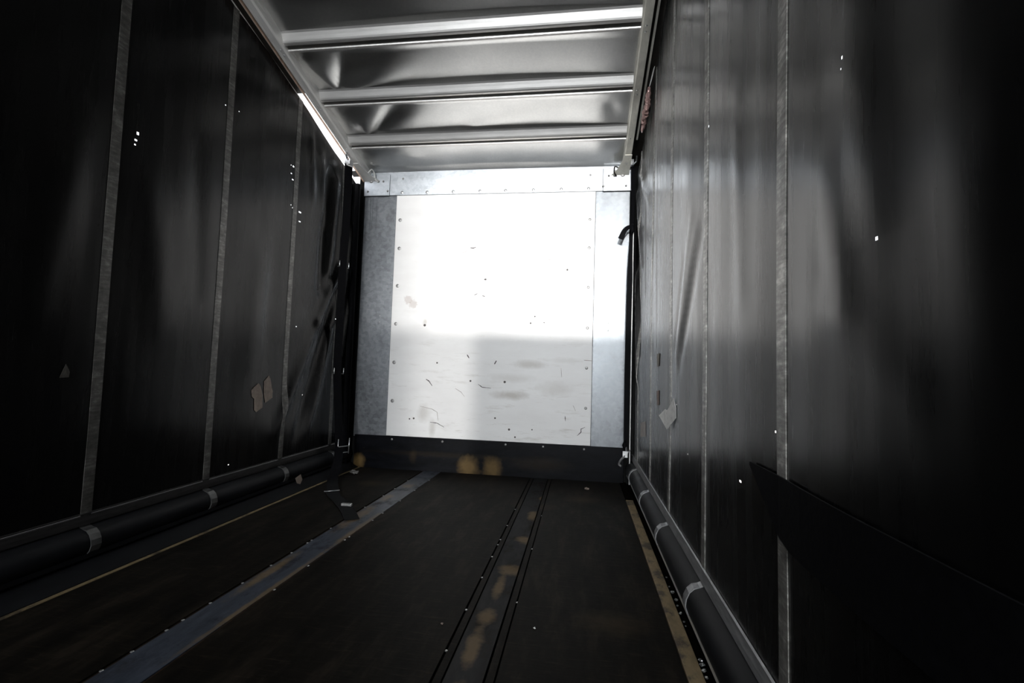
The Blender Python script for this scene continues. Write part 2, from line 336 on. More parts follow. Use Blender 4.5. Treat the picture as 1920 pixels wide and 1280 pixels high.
# scuffs and nicks of the board
SC = [[(-0.435, 2.023), (-0.407, 2.019), (-0.38, 2.028)], [(-0.517, 1.968), (-0.462, 1.995)], [(-0.295, 1.733), (-0.273, 1.733)], [(-0.799, 0.817), (-0.77, 0.8), (-0.74, 0.759)], [(-0.526, 0.745), (-0.469, 0.712), (-0.437, 0.674)], [(-0.845, 0.572), (-0.731, 0.55), (-0.684, 0.525), (-0.671, 0.448)], [(-0.745, 0.433), (-0.68, 0.427), (-0.614, 0.394)], [(-0.174, 0.971), (-0.157, 1.003)], [(-0.317, 0.789), (-0.279, 0.763), (-0.198, 0.757)], [(0.614, 1.028), (0.682, 1.025)], [(0.528, 0.636), (0.552, 0.586)], [(0.635, 0.452), (0.601, 0.434), (0.602, 0.408), (0.569, 0.376)], [(0.462, 0.539), (0.466, 0.496)], [(0.417, 0.953), (0.424, 0.875)], [(-0.308, 1.583), (-0.281, 1.578)], [(-0.382, 1.588), (-0.35, 1.603)], [(-0.427, 1.05), (-0.407, 1.018)], [(0.242, 1.917), (0.331, 1.911)]]
SW = [.010, .004, .014, .009, .004, .004, .006, .010, .006, .005, .004, .007, .006, .004, .008, .006, .008, .004]
DOT = [(-0.387, 0.815, .009), (-0.077, 0.816, .011), (0.451, 1.821, .009), (-0.833, 1.308, .012), (-0.153, 0.495, .008), (-0.025, 0.401, .010), (0.178, 0.409, .006), (0.03, 0.337, .008), (-0.939, 0.454, .007), (-0.9, 0.46, .009), (0.139, 1.343, .008), (0.175, 1.402, .007), (0.258, 1.35, .006), (-0.702, 0.968, .008)]
s = MB(); s2 = MB()
for l, w in zip(SC, SW):
    P = []
    for i in range(len(l) - 1):
        for k in range(4): q = k / 4; P.append((l[i][0] * (1 - q) + l[i + 1][0] * q, D - .0102, l[i][1] * (1 - q) + l[i + 1][1] * q))
    P.append((l[-1][0], D - .0102, l[-1][1]))
    n = len(P); ww = [w * (.35 + .65 * math.sin(math.pi * (i + .5) / n)) * (.7 + .6 * R.random()) for i in range(n)]
    ax = []
    for i in range(n):
        t = Vector(P[min(i + 1, n - 1)]) - Vector(P[max(i - 1, 0)]); ax.append((-t.z, 0, t.x))
    (s if w > .0055 else s2).ribbon(P, ww, ax, .0006)
for x, z, r in DOT: s.dome((x, D - .0100, z), (0, -1, 0), r, .0006, 8)
o = s.build('scuff_marks', M['scuff'], wf); o['kind'] = 'stuff'
o = s2.build('fine_scratches', simple('brown_scratch', (0.30, 0.25, 0.22), .6, bump=0), wf); o['kind'] = 'stuff'
# corner plates with bolts
for sgn, x0, x1 in ((-1, -1.474, -1.222), (1, .742, .990)):
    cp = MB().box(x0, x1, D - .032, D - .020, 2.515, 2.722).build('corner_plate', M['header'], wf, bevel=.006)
    for (x, z, r) in ((-1.238, 2.559, .011), (-1.434, 2.558, .010), (-1.285, 2.652, .010), (-1.335, 2.652, .013), (-1.405, 2.66, .022)):
        xx = x if sgn < 0 else (E1 + E2) - x
        MB().dome((xx, D - .032, z), (0, -1, 0), r, .009, 10).build('bolt', M['screw'], cp)

# ================================================================== ROOF
ce = structure('ceiling', 'sloping metal roof of pressed sheets between cross bows')
YB = [2.951 - .475 * k for k in range(5, 0, -1)] + [2.951, 3.429, 3.900]     # bow lip positions
XL_, XR_ = -1.452, .955
def dent(x, y):
    """sag and creases of the sheets"""
    u = 2 * (x - XL_) / (XR_ - XL_) - 1
    d = .030 * (1 - u * u)
    for (ax, ay, t0, w, f, L_) in CONES:      # creases fanning out from a corner
        rr = math.hypot(x - ax, y - ay); th = math.degrees(math.atan2(ay - y, x - ax))
        q = (th - t0) / w
        d += rr * f * math.exp(-q * q) * math.exp(-(rr / L_) ** 2)
    for (ax, ay, ex, ey, h, w) in DENTS:
        t = ((x - ax) * (ex - ax) + (y - ay) * (ey - ay)) / ((ex - ax) ** 2 + (ey - ay) ** 2)
        t = max(0, min(1, t)); px, py = ax + t * (ex - ax), ay + t * (ey - ay)
        d += h * (1 - .6 * t) * math.exp(-((x - px) ** 2 + (y - py) ** 2) / (w * (1 + 1.2 * t)) ** 2)
    return d
CONES = [(-1.27, 3.37, 100, 20, -.20, .30), (-1.27, 3.37, 58, 12, .14, .36), (-1.27, 3.37, 20, 14, -.12, .45), (-1.23, 3.85, 85, 24, -.18, .22), (-1.23, 3.85, 42, 11, .15, .42)]
DENTS = [(-.3, 3.79, .78, 3.60, -.008, .07), (.78, 3.62, .86, 3.84, .006, .05), (-1.1, 4.2, -.9, 4.05, .006, .08), (-.95, 4.1, -.8, 4.2, -.006, .05)]
edges = [REAR, 0.5] + [y for y in YB if y > .55] + [D + .002]
edges = sorted(set(edges))
for a, b in zip(edges[:-1], edges[1:]):
    vis = b > 2.4; nx, ny = (96, 30) if vis else (6, 2)
    vs = [(XL_ + (XR_ - XL_) * i / nx, a + (b - a) * j / ny, 0) for j in range(ny + 1) for i in range(nx + 1)]
    vs = [(x, y, zsheet(y) + (dent(x, y) * min(1, 5 * (y - a) / (b - a), 5 * (b - y) / (b - a)) if vis else 0)) for x, y, _ in vs]
    fs = [(j * (nx + 1) + i, j * (nx + 1) + i + 1, (j + 1) * (nx + 1) + i + 1, (j + 1) * (nx + 1) + i) for j in range(ny) for i in range(nx)]
    MB().add(vs, fs).build('roof_sheet', M['roof'], ce, smooth=True)
MB().add([(-1.46, REAR, zsheet(REAR) + .14), (.97, REAR, zsheet(REAR) + .14), (.97, KNEE, zsheet(KNEE) + .14), (-1.46, KNEE, zsheet(KNEE) + .14), (-1.46, D + .06, zsheet(D) + .12), (.97, D + .06, zsheet(D) + .12)],
         [(0, 1, 2, 3), (3, 2, 5, 4)]).build('outer_skin', M['outer'], ce)
def bow(y):
    """pressed bow: sloped near web, flange, open slot, far lip; lengthwise along x, tilted with the roof"""
    g = -.2475 if y > KNEE else 0.0
    def P(dy, dz): return (y + dy - dz * g * 0, zsheet(y) + g * dy + dz)
    t = .002
    prof = [(-.112, -.001), (-.106, -.004), (-.094, -.022), (-.083, -.040), (-.076, -.050), (-.071, -.052), (-.056, -.052), (-.053, -.050), (-.053, -.030), (-.050, -.030), (-.050, -.054), (-.070, -.056), (-.078, -.054), (-.086, -.043), (-.097, -.024), (-.109, -.007), (-.113, -.003)]
    prof = [(-.113, .0), (-.104, -.008), (-.094, -.024), (-.084, -.041), (-.078, -.049), (-.072, -.052), (-.058, -.052), (-.056, -.050), (-.056, .0)]
    b = MB(); n = len(prof)
    b.loft([[(x, *P(dy, dz)) for dy, dz in prof] for x in (XL_ + .02, XR_ - .02)])
    return b, P
for y in YB:
    if y < 1.5: continue
    b, P = bow(y)
    o = b.build('roof_bow', M['beam'], ce)
    c = MB(); pr = [(-.0555, -.004), (-.0555, -.012), (-.021, -.012), (-.021, -.004)]
    c.loft([[(x, *P(dy, dz)) for dy, dz in pr] for x in (XL_ + .02, XR_ - .02)]); c.build('slot_bottom', M['groove'], o)  # near-black colour holds the shade inside the open slot
    c = MB(); pr = [(-.0205, .0), (-.0205, -.044), (-.018, -.050), (-.004, -.050), (-.001, -.046), (.001, .0)]
    c.loft([[(x, *P(dy, dz)) for dy, dz in pr] for x in (XL_ + .02, XR_ - .02)]); c.build('far_lip', M['beam'], o)

# ================================================================== CANT RAILS AND CURTAIN TRACKS
def rail_sweep(prof, ys):
    """prof in (x, dz above the rail underside)"""
    b = MB(); b.loft([[(x, y, zrail(y) + dz) for x, dz in prof] for y in ys]); return b
YS = [REAR, KNEE, D - .002]
def make_rail(name, label, xo, xi, mat, sg):
    t = structure(name, label)
    i = sg
    prof = [(xo, 0), (xo, .10), (xi, .10), (xi, .012), (xi + i * .004, .004), (xi + i * .010, .0)] if True else None
    rail_sweep(prof, YS).build('rail_profile', mat, t)
    rail_sweep([(xo - i * .0, -.004), (xo, .002), (xo - i * .010, .002), (xo - i * .010, -.004)], YS).build('rail_lip', mat, t)
    rail_sweep([(xi - i * .001, .045), (xi - i * .001, .049), (xi + i * .002, .049), (xi + i * .002, .045)], YS).build('rail_ridge', mat, t)
    # gusset flaring out to the header plate
    g = MB(); P = [(xi + i * .004, 4.02), (xi - i * .012, 4.10), (xi - i * .045, 4.20), (xi - i * .10, 4.29), (xo + i * .005, 4.29), (xo + i * .005, 4.02)]
    g.disc([(x, y, zrail(y) - .002) for x, y in P], (0, 0, -.006)); g.build('gusset_plate', mat, t, bevel=.001)
    rv = MB().dome((0, 0, 0), (0, 0, -1), .007, .004, 8).build('rivet', M['zinc'], t); rv.location = ((xi + xo) / 2, YB[-3] - .06, zrail(YB[-3] - .06))
    for y in (YB[-3] - .02, YB[-2] - .06, YB[-2] - .02, YB[-1] - .06, 4.12, 2.4, 1.9): inst(rv, ((xi + xo) / 2, y, zrail(y) - (.008 if y > 4.02 else 0)), t)
    return t
tl = make_rail('trim_1', 'left roof rail of grey aluminium above the black curtain', -1.469, -1.412, M['alu'], -1)
tr = make_rail('trim_2', 'right roof rail of grey aluminium with a stained front end', .9625, .9055, M['alu_dirty'], 1)
GAP0, GAP1 = 3.31, 4.265            # stretch where the left curtain has dropped off its track
# left: channel behind the rail, open to the daylight along the gap
for (y0, y1) in ((REAR, KNEE), (KNEE, GAP0)):
    rail_sweep([(-1.469, .055), (-1.469, .075), (-1.60, .075), (-1.60, -.25), (-1.585, -.25), (-1.585, .055)], [y0, y1]).build('curtain_track', M['dark'], tl)
rail_sweep([(-1.500, .022), (-1.500, .030), (-1.512, .030), (-1.512, .022)], [KNEE, 3.9]).build('track_bead', M['alu'], tl)
rail_sweep([(-1.535, -.004), (-1.535, .002), (-1.548, .002), (-1.548, -.004)], [KNEE, GAP0 + .02]).build('track_bead', M['alu'], tl)
rail_sweep([(-1.488, .004), (-1.488, .018), (-1.497, .018), (-1.497, .004)], [2.2, D - .01]).build('torn_edge', M['copper'], tl)
rail_sweep([(-1.475, .062), (-1.475, .10), (-1.60, .10), (-1.60, .062)], [GAP1 + .01, D]).build('curtain_track', M['dark'], tl)
# right: closed dark channel
for (y0, y1) in ((REAR, KNEE), (KNEE, D - .01)):
    rail_sweep([(.9625, .085), (.9625, .105), (1.10, .105), (1.10, -.25), (1.085, -.25), (1.085, .085)], [y0, y1]).build('curtain_track', M['dark'], tr)
rail_sweep([(.985, .03), (.985, .045), (.998, .045), (.998, .03)], [KNEE, 3.9]).build('track_bead', M['alu_dirty'], tr)

# ================================================================== SIDE CURTAINS
SEAMS = [-5.05, -4.35, -3.65, -2.95, -2.25, -1.55, -.85, -.20, .45, 1.158, 1.868, 2.575, 3.275, 3.965]
SEAM_L = [-5.05, -4.35, -3.65, -2.95, -2.25, -1.55, -.85, -.15, .52, 1.20, 1.895, 2.585, 3.285, 3.985]
SEAM_R = [-5.05, -4.35, -3.65, -2.95, -2.25, -1.55, -.85, -.20, .42, 1.158, 1.862, 2.570, 3.255, 3.955]
# ridges: (y0, z0, y1, z1, height inwards, half width)
RID_L = [(4.0, 1.80, 3.66, 1.25, .034, .045), (3.66, 1.25, 3.2, .42, .026, .05), (3.95, 1.55, 3.45, .35, -.026, .045), (3.9, 1.2, 3.6, .35, .022, .04), (3.74, 2.50, 3.70, 1.55, -.035, .05), (3.86, 2.5, 3.80, 1.7, .028, .04), (4.0, 2.5, 3.95, 1.3, .02, .05), (4.20, 2.2, 4.05, 1.4, .025, .03), (4.27, 1.8, 4.10, 1.0, .022, .03),
         (3.45, 2.7, 3.52, 2.2, .010, .03), (3.6, 2.6, 3.7, 2.1, .014, .04), (2.95, 1.55, 2.9, .9, .010, .10), (2.1, 1.75, 2.2, 1.1, .008, .10), (1.75, 1.95, 1.62, 1.1, .008, .08), (2.35, 2.1, 2.42, 1.3, -.006, .06), (3.1, 1.8, 3.05, 1.1, -.008, .08)]
RID_R = [(1.93, 1.47, 2.33, .98, -.008, .045), (2.08, 1.56, 2.40, 1.02, .007, .045), (2.02, 1.50, 2.36, 1.0, .005, .035), (2.22, 1.44, 2.45, 1.05, -.006, .035), (3.30, 2.55, 3.19, 1.05, .004, .02), (3.05, 2.35, 3.0, 1.0, -.003, .02),
         (4.20, 2.45, 3.75, 1.75, .022, .05), (4.25, 2.1, 3.85, 1.1, -.025, .06), (4.1, 2.6, 3.45, 2.15, .018, .05), (4.15, 2.5, 3.62, 2.45, -.014, .05), (4.22, 1.75, 3.95, .9, .022, .05), (4.28, 1.5, 4.05, .7, -.02, .05), (3.7, 2.3, 3.55, 1.5, .008, .03),
         (.95, 1.30, .88, 1.05, .006, .05), (.86, 1.5, .80, 1.2, .006, .06), (.95, 1.05, .72, .92, .005, .04), (.62, 1.4, .58, 1.0, .008, .08), (1.5, 1.75, 1.44, 1.15, .004, .05)]
def seg(y, z, r):
    a, b, c, e, h, w = r; L2 = (c - a) ** 2 + (e - b) ** 2; t = max(0, min(1, ((y - a) * (c - a) + (z - b) * (e - b)) / L2))
    q = (y - a - t * (c - a)) ** 2 + (z - b - t * (e - b)) ** 2
    if q > 9 * w * w: return 0.0
    return h * math.exp(-q / (w * w)) * (0.55 + .45 * math.sin(math.pi * min(1, max(0, t * .8 + .1))))
def bulge(y, z, side):
    """inward offset of the curtain from its plane"""
    sm_, rid, off = (SEAM_L, RID_L, 0.0) if side < 0 else (SEAM_R, RID_R, 40.0)
    d = 0.0
    fade = max(0.0, min(1.0, (z - .24) / .35))
    for a, b in zip(sm_[:-1], sm_[1:]):
        if a <= y <= b: d += .006 * math.sin(math.pi * (y - a) / (b - a)) * fade
    if y > .2:
        d += .010 * noise.noise(Vector((y * 1.1 + off, z * .6, off))) * fade
        d += .003 * noise.noise(Vector((y * 4.0 + off, z * 1.1, off + 3))) * fade
        d += .0008 * noise.noise(Vector((y * 13.0 + off, z * 1.4, off + 9))) * fade
        for r in rid: d += seg(y, z, r) * fade
    return d
def ztop(y, side):
    if side < 0: return zrail(y) - (.012 if y > 2.0 else .0) - .038 * max(0, min(1, (y - 3.25) / .55)) - (.005 * math.sin(y * 9) if y > 3.3 else 0)
    t = max(0, min(1, (y - 3.22) / .25)); return zrail(y) + .055 * (1 - t) - .03 * t + (.006 * math.sin(y * 31) if 3.2 < y < 3.6 else 0)
ZB = 0.238
HL = [(1.996, 1.993, .022, .023, .5), (1.991, 1.957, .016, .013, .3), (1.987, 1.934, .014, .010, 0), (3.216, 2.359, .019, .013, 0), (3.240, 2.362, .026, .016, 0), (3.222, 2.302, .019, .012, 0), (3.244, 2.264, .024, .012, 0), (3.238, 2.074, .013, .009, 0), (3.262, 2.060, .022, .011, 0), (3.345, 2.056, .030, .016, 0), (3.353, 1.986, .034, .012, 0), (2.763, .291, .014, .010, 0), (3.392, 1.198, .017, .010, 0), (3.536, .682, .022, .013, 0), (2.544, 2.438, .011, .009, 0), (2.657, 2.46, .010, .008, 0), (3.956, 1.316, .024, .011, 0)]
HR = [(1.437, .636, .030, .010, .15), (1.197, .799, .011, .009, 0), (.786, 1.132, .010, .009, .4), (.88, 1.473, .007, .009, 0), (.884, 1.455, .004, .005, 0), (1.838, 1.84, .018, .012, 0), (2.557, .817, .034, .008, 0), (2.388, .785, .02, .007, 0), (3.252, .416, .036, .014, 0), (2.126, .598, .012, .009, 0), (3.468, 1.729, .03, .026, 0)]
def curtain_panel(side, y0, y1, parent):
    X = WL if side < 0 else WR
    H = [(h[0], h[1], h[2] * .6, h[3] * .6, h[4]) for h in (HL if side < 0 else HR) if y0 < h[0] < y1]
    vis = y1 > .3
    ny = max(2, int((y1 - y0) / .020)) if vis else 2
    nz = 90 if vis else 6
    ys = [y0 + (y1 - y0) * i / ny for i in range(ny + 1)]
    zs = [i / nz for i in range(nz + 1)]
    zmid = ztop((y0 + y1) / 2, side)
    # extra grid lines so that each small tear is an opening of its own
    for (hy, hz, hw, hh, sh) in H:
        ys = [q for q in ys if abs(q - hy) > hw * .75 or q in (y0, y1)] + [hy - hw / 2, hy + hw / 2]
    ys = sorted(ys)
    Zr = [ZB + (zmid - .25 - ZB) * q for q in zs]
    for (hy, hz, hw, hh, sh) in H:
        Zr = [q for q in Zr if abs(q - hz) > hh * .75 or q in (Zr[0], Zr[-1])] + [hz - hh / 2, hz + hh / 2]
    Zr = sorted(Zr)
    n_low = len(Zr); top_rows = 8
    vs = []; 
    for y in ys:
        for z in Zr: vs.append([y, z])
        zt = ztop(y, side)
        for k in range(1, top_rows + 1): vs.append([y, Zr[-1] + (zt - Zr[-1]) * k / top_rows])
    nr = n_low + top_rows
    fs = []
    for i in range(len(ys) - 1):
        for j in range(nr - 1):
            cy = (ys[i] + ys[i + 1]) / 2; cz = (vs[i * nr + j][1] + vs[i * nr + j + 1][1]) / 2
            if j < n_low - 1 and any(abs(cy - h[0]) < h[2] / 2 and abs(cz - h[1]) < h[3] / 2 for h in H): continue
            fs.append((i * nr + j, (i + 1) * nr + j, (i + 1) * nr + j + 1, i * nr + j + 1))
    V = [(X - side * bulge(y, z, side), y, z) for y, z in vs]
    o = MB().add(V, fs).build('curtain_panel', M['curtain'], parent, smooth=True)
    if sum(p.normal.x for p in o.data.polygons) * side > 0: o.data.flip_normals()      # face the inside
    return o
for side, nm, lab in ((-1, 'wall_left', 'left side curtain of black vinyl with silver seams and pinholes'), (1, 'wall_right', 'right side curtain of glossy black vinyl with silver seams')):
    w = structure(nm, lab); X = WL if side < 0 else WR; S = SEAM_L if side < 0 else SEAM_R
    ed = [REAR] + S + [D + .002]
    for a, b in zip(ed[:-1], ed[1:]): curtain_panel(side, a, b, w)
    for k, ysm in enumerate(S):
        if ysm < .2: continue
        wd = .048
        n = 70; zt = ztop(ysm, side) - .002; rings = []
        for i in range(n + 1):
            z = ZB - .004 + (zt - ZB + .004) * i / n
            r = []
            for dy, th in ((-wd / 2, .0005), (-wd / 2, .0030), (0, .0042), (wd / 2, .0035), (wd / 2, .0005)):
                r.append((X - side * (bulge(ysm + dy, z, side) + th), ysm + dy, z))
            rings.append(r)
        MB().loft(rings).build('seam_strip', M['tape'] if side < 0 else M['tape_lit'], w)
    # hem tape along the curtain bottom
    rings = []
    for i in range(121):
        y = .2 + (D - .25) * i / 120
        rings.append([(X - side * (.001 + bulge(y, .24, side)), y, .193), (X - side * (.008 + bulge(y, .24, side)), y, .193), (X - side * (.007 + bulge(y, .24, side)), y, .212), (X - side * (.004 + bulge(y, .24, side)), y, .232), (X - side * (.001 + bulge(y, .24, side)), y, .232)])
    MB().loft(rings).build('hem_tape', M['hemtape'] if side > 0 else M['hemtape_shaded'], w)
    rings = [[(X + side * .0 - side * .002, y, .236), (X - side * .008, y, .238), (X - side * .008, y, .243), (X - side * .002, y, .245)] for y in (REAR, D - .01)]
    MB().loft(rings).build('hem_piping', M['hemtape'] if side > 0 else M['hemtape_shaded'], w)
    # long dark band sewn across the right curtain near the camera
    if side > 0:
        out = []
        P = [(1.345, .705), (1.325, .66), (1.255, .60), (1.19, .562)]
        vs = []; ncol = 40
        for i in range(ncol + 1):
            y = -1.0 + 2.33 * i / ncol
            zt_, zb_ = .708 - .0 * i, .565
            if y > 1.14:      # slanted end
                q = (y - 1.14) / (1.33 - 1.14); zb_ = .565 + (.70 - .565) * q
            for z in (zb_, (zb_ + zt_) / 2, zt_): vs.append((X - side * (bulge(y, z, side) + .009), y, z))
        fs = [(i * 3 + j, (i + 1) * 3 + j, (i + 1) * 3 + j + 1, i * 3 + j + 1) for i in range(ncol) for j in range(2)]
        o = MB().add(vs, fs).build('reinforcing_band', M['black'], w); o['label'] = 'matt black band with a slanted end across the curtain'
        sol = o.modifiers.new('thickness', 'SOLIDIFY'); sol.thickness = .004; sol.offset = 0

# bottom hem rolls, clip bands, side rails
def roll_profile(side, g=0.0):
    P = [(-.002, .187), (.002, .186), (.012, .181), (.034, .173), (.050, .158), (.060, .136), (.063, .114), (.056, .092), (.044, .080), (.030, .074)]
    X = WL if side < 0 else WR
    out = []
    for i, (dx, z) in enumerate(P):
        a = P[max(0, i - 1)]; b = P[min(len(P) - 1, i + 1)]; t = Vector((b[0] - a[0], b[1] - a[1])).normalized(); n_ = Vector((-t.y, t.x)); 
        if n_.x < 0 and i > 2: n_ = -n_
        if i <= 2: n_ = Vector((1, 0))
        out.append((X - side * (dx + n_.x * g), z + n_.y * g))
    return out
for side, nm, lab in ((-1, 'baseboard_left', 'dark rolled hem along the foot of the left curtain'), (1, 'baseboard_right', 'dark rolled hem along the foot of the right curtain')):
    b = structure(nm, lab); X = WL if side < 0 else WR; S = SEAM_L if side < 0 else SEAM_R
    P = roll_profile(side); Q = [(x + side * .03 * (1 if i > 0 and i < 9 else 1), z) for i, (x, z) in enumerate(P)]
    back = [(X + side * .02, .074), (X + side * .02, .187)]
    rings = []
    for i in range(101):
        y = .15 + (D - .17) * i / 100; wv = .0025 * noise.noise(Vector((y * 3, side, 0))) + .0015 * noise.noise(Vector((y * 9, side, 5)))
        rings.append([(x - side * wv * (1 if j > 2 else 0), y, z + wv) for j, (x, z) in enumerate(P)] + [(x, y, z) for x, z in back])
    MB().loft(rings).build('hem_roll', M['hemroll'], b, smooth=True)
    for ysm in S:
        if ysm < .2: continue
        o_ = roll_profile(side, .0045); i_ = roll_profile(side, -.001)
        o_ = [(X - side * .004, .246)] + o_; i_ = [(X - side * .0005, .246)] + i_
        rings = [[(x, ysm + dy, z) for x, z in o_] + [(x, ysm + dy, z) for x, z in reversed(i_)] for dy in (-.023, .023)]
        MB().loft(rings).build('clip_band', M['clip'] if side < 0 else M['clip_lit'], b)
    e = MB(); pr = [(X - side * .034, .060), (X - side * .048, .060), (X - side * .050, .064), (X - side * .050, .080), (X - side * .046, .082), (X - side * .034, .076)]
    e.loft([[(x, y, z) for x, z in pr] for y in (REAR, D - .03)]); e.build('hem_edge_bar', M['edge'] if side > 0 else M['hemroll'], b)
    MB().box(min(X, X + side * .09), max(X, X + side * .09), REAR, D, -.10, .235).build('side_rail', M['dark'], b)
    if side > 0:
        MB().box(B2 + .002, X, REAR, D, -.034, -.012).build('gutter', M['groove'], b)
    else:
        MB().add([(A1 - .014, REAR, -.03), (A1 - .014, D - .03, -.03), (A1 - .014, D - .03, .004), (A1 - .014, REAR, .004), (X + .03, REAR, .05), (X + .03, D - .03, .05), (X + .02, REAR, -.03), (X + .02, D - .03, -.03)],
                 [(0, 1, 2, 3), (3, 2, 5, 4), (4, 5, 7, 6), (6, 7, 1, 0), (0, 3, 4, 6), (1, 7, 5, 2)]).build('skirt', M['hemroll'], b)

# ================================================================== REAR END (behind the photographer)
wr = structure('wall_rear', 'rear frame of the load body')
zr_ = zsheet(REAR)
MB().box(-1.75, 1.25, REAR - .06, REAR, 3.27, zr_ + .2).build('rear_header', M['outer'], wr)
MB().box(1.00, 1.25, REAR - .06, REAR, -.1, 3.3).build('rear_post', M['outer'], wr)
MB().box(-1.75, -1.50, REAR - .06, REAR, -.1, 3.3).build('rear_post', M['outer'], wr)
d1 = structure('sun_blocker_1', 'added screen of upright slats that thins the sun')  # added out of view: the slats let only part of the sun through
k = 0; x = -1.50
while x < -.70:
    for z0, z1, lo in ((-.02, 1.80, True), (1.80, 3.27, False)):
        if lo: f = 0.0 if x < -1.15 else min(.28, .28 * (x + 1.15) / .30)
        else: f = .10 + .55 * max(0, min(1, (x + 1.5) / .64)) if x < -.86 else .65 + .35 * (x + .86) / .16
        if lo and x > -.385: continue
        w_ = .053 * (1 - f)
        if w_ > .003: MB().box(x, x + w_, REAR - .02, REAR, z0, z1).build('slat', M['outer'], d1)
    x += .053
while x < -.385:
    MB().box(x, x + .053 * .72, REAR - .02, REAR, -.02, 1.80).build('slat', M['outer'], d1); x += .053
o = MB().box(-.385, 1.00, REAR - .05, REAR, -.02, 1.80).build('sun_blocker_2', M['outer']); o['kind'] = 'structure'  # added unseen panel, keeps the sun off the front wall's lower right

# ================================================================== HANGING STRAPS AND SMALL THINGS
def webbing_path(P, n=6):
    out = []
    P = [Vector(p) for p in P]
    for i in range(len(P) - 1):
        p0 = P[max(i - 1, 0)]; p1 = P[i]; p2 = P[i + 1]; p3 = P[min(i + 2, len(P) - 1)]
        for k in range(n):
            t = k / n; out.append(.5 * ((2 * p1) + (-p0 + p2) * t + (2 * p0 - 5 * p1 + 4 * p2 - p3) * t * t + (-p0 + 3 * p1 - 3 * p2 + p3) * t ** 3))
    out.append(P[-1]); return out
def buckle(c, ax, up, w, h, parent, bar=.006, cross=(0.0, .5, 1.0)):
    """flat wire buckle: two side bars and cross bars"""
    c = Vector(c); a = Vector(ax).normalized(); u = Vector(up).normalized(); b = MB()
    for sg in (-1, 1): b.tube([c + a * sg * w / 2 - u * h / 2, c + a * sg * w / 2, c + a * sg * w / 2 + u * h / 2], bar / 2, 8)
    for q in cross: b.tube([c - a * w / 2 + u * (q - .5) * h, c + a * w / 2 + u * (q - .5) * h], bar / 2 * .9, 8)
    return b.build('buckle', M['zinc'], parent, smooth=True)
# ---- left strap
sl = tag(empty('load_strap', (-1.44, 3.92, 2.69)), 'black load strap hanging in the left front corner, trailing onto the floor', 'strap')
T = Matrix.Translation(-Vector(sl.location))
def local(o, root):
    o.data.transform(Matrix.Translation(-Vector(root.location))); return o
pl = webbing_path([(-1.45, 3.915, 2.66), (-1.455, 3.93, 2.4), (-1.455, 3.925, 2.1), (-1.455, 3.91, 1.79), (-1.45, 3.90, 1.3), (-1.45, 3.90, .86), (-1.43, 3.93, .45), (-1.39, 3.88, .16), (-1.335, 3.70, .03), (-1.23, 3.50, .008), (-1.124, 3.313, .008), (-.972, 3.136, .008), (-.846, 2.975, .008), (-.735, 2.81, .006)])
nn = len(pl); axs = []
for i, p_ in enumerate(pl):
    q = min(1, max(0, (i / nn - .5) / .18)); v0 = Vector((.35, .94, 0)); v1 = Vector((.84, .54, 0)); axs.append(v0.lerp(v1, q))
local(MB().ribbon(pl, .085, axs, .003).build('webbing', M['black'], sl), sl)
for (c, u) in (((-1.444, 3.915, 1.785), (0, 0, 1)), ((-1.438, 3.905, .871), (0, 0, 1))):
    c = Vector(c); a_ = Vector((.35, .94, 0)).normalized() * .05; bk = Vector((-.94, .35, 0)) * .022; up_ = Vector((0, 0, .024))
    local(MB().tube([c - a_ + up_, c - a_, c - a_ - up_, c - a_ - up_ + bk, c + a_ - up_ + bk, c + a_ - up_, c + a_, c + a_ + up_], .0037, 8).build('buckle', M['zinc'], sl, smooth=True), sl)
local(buckle((-1.385, 3.95, .235), (.45, .89, 0), (0, .05, 1), .11, .13, sl, .008, (.1, .5)), sl)
local(buckle((-1.16, 3.36, .018), (.84, .54, 0), (.3, -.6, .1), .10, .02, sl, .007, (1.0,)), sl)
o = MB().box(-.925, -.855, 3.035, 3.060, .012, .030).build('keeper', M['zinc'], sl, bevel=.004); local(o, sl)
hb = MB(); hb.box(-1.475, -1.425, 3.885, 3.945, 2.655, 2.70); hb.tube([(-1.45, 3.88, 2.70), (-1.45, 3.86, 2.73), (-1.455, 3.88, 2.76), (-1.455, 3.91, 2.77)], .010, 8); hb.tube([(-1.47, 3.9, 2.66), (-1.44, 3.88, 2.645), (-1.42, 3.93, 2.65)], .008, 8)
local(hb.build('hanger', M['zinc'], sl, bevel=.003), sl)
# ---- right strap
sr = tag(empty('load_strap', (.985, 4.2, 2.70)), 'narrow black strap knotted halfway in the right front corner, zinc hook at its foot', 'strap')
pr_ = webbing_path([(.992, 4.19, 2.69), (.994, 4.2, 2.612), (.997, 4.2, 2.3), (.996, 4.2, 2.148)])
local(MB().ribbon(pr_, [.035] * len(pr_), (.8, -.6, 0), .004).build('webbing', M['black'], sr), sr)
p2 = webbing_path([(.996, 4.2, 2.15), (.985, 4.2, 1.97), (.980, 4.2, 1.6), (.977, 4.2, 1.3), (.974, 4.2, .924), (.971, 4.2, .62), (.968, 4.2, .42), (.965, 4.2, .345)])
local(MB().ribbon(p2, [.012 + .034 * min(1, i / 10) * (1 - .75 * max(0, (i - 24) / (len(p2) - 24))) for i in range(len(p2))], (1, -.25, 0), .004).build('webbing', M['black'], sr), sr)
p3 = webbing_path([(.996, 4.195, 2.155), (.965, 4.17, 2.16), (.925, 4.15, 2.12), (.895, 4.14, 2.05)], 5)
ax3 = [(-(p3[min(i + 1, len(p3) - 1)] - p3[max(i - 1, 0)]).z, 0, (p3[min(i + 1, len(p3) - 1)] - p3[max(i - 1, 0)]).x) for i in range(len(p3))]
local(MB().ribbon(p3, [.026 + .022 * i / len(p3) for i in range(len(p3))], ax3, .004).build('loose_tail', M['black'], sr), sr)
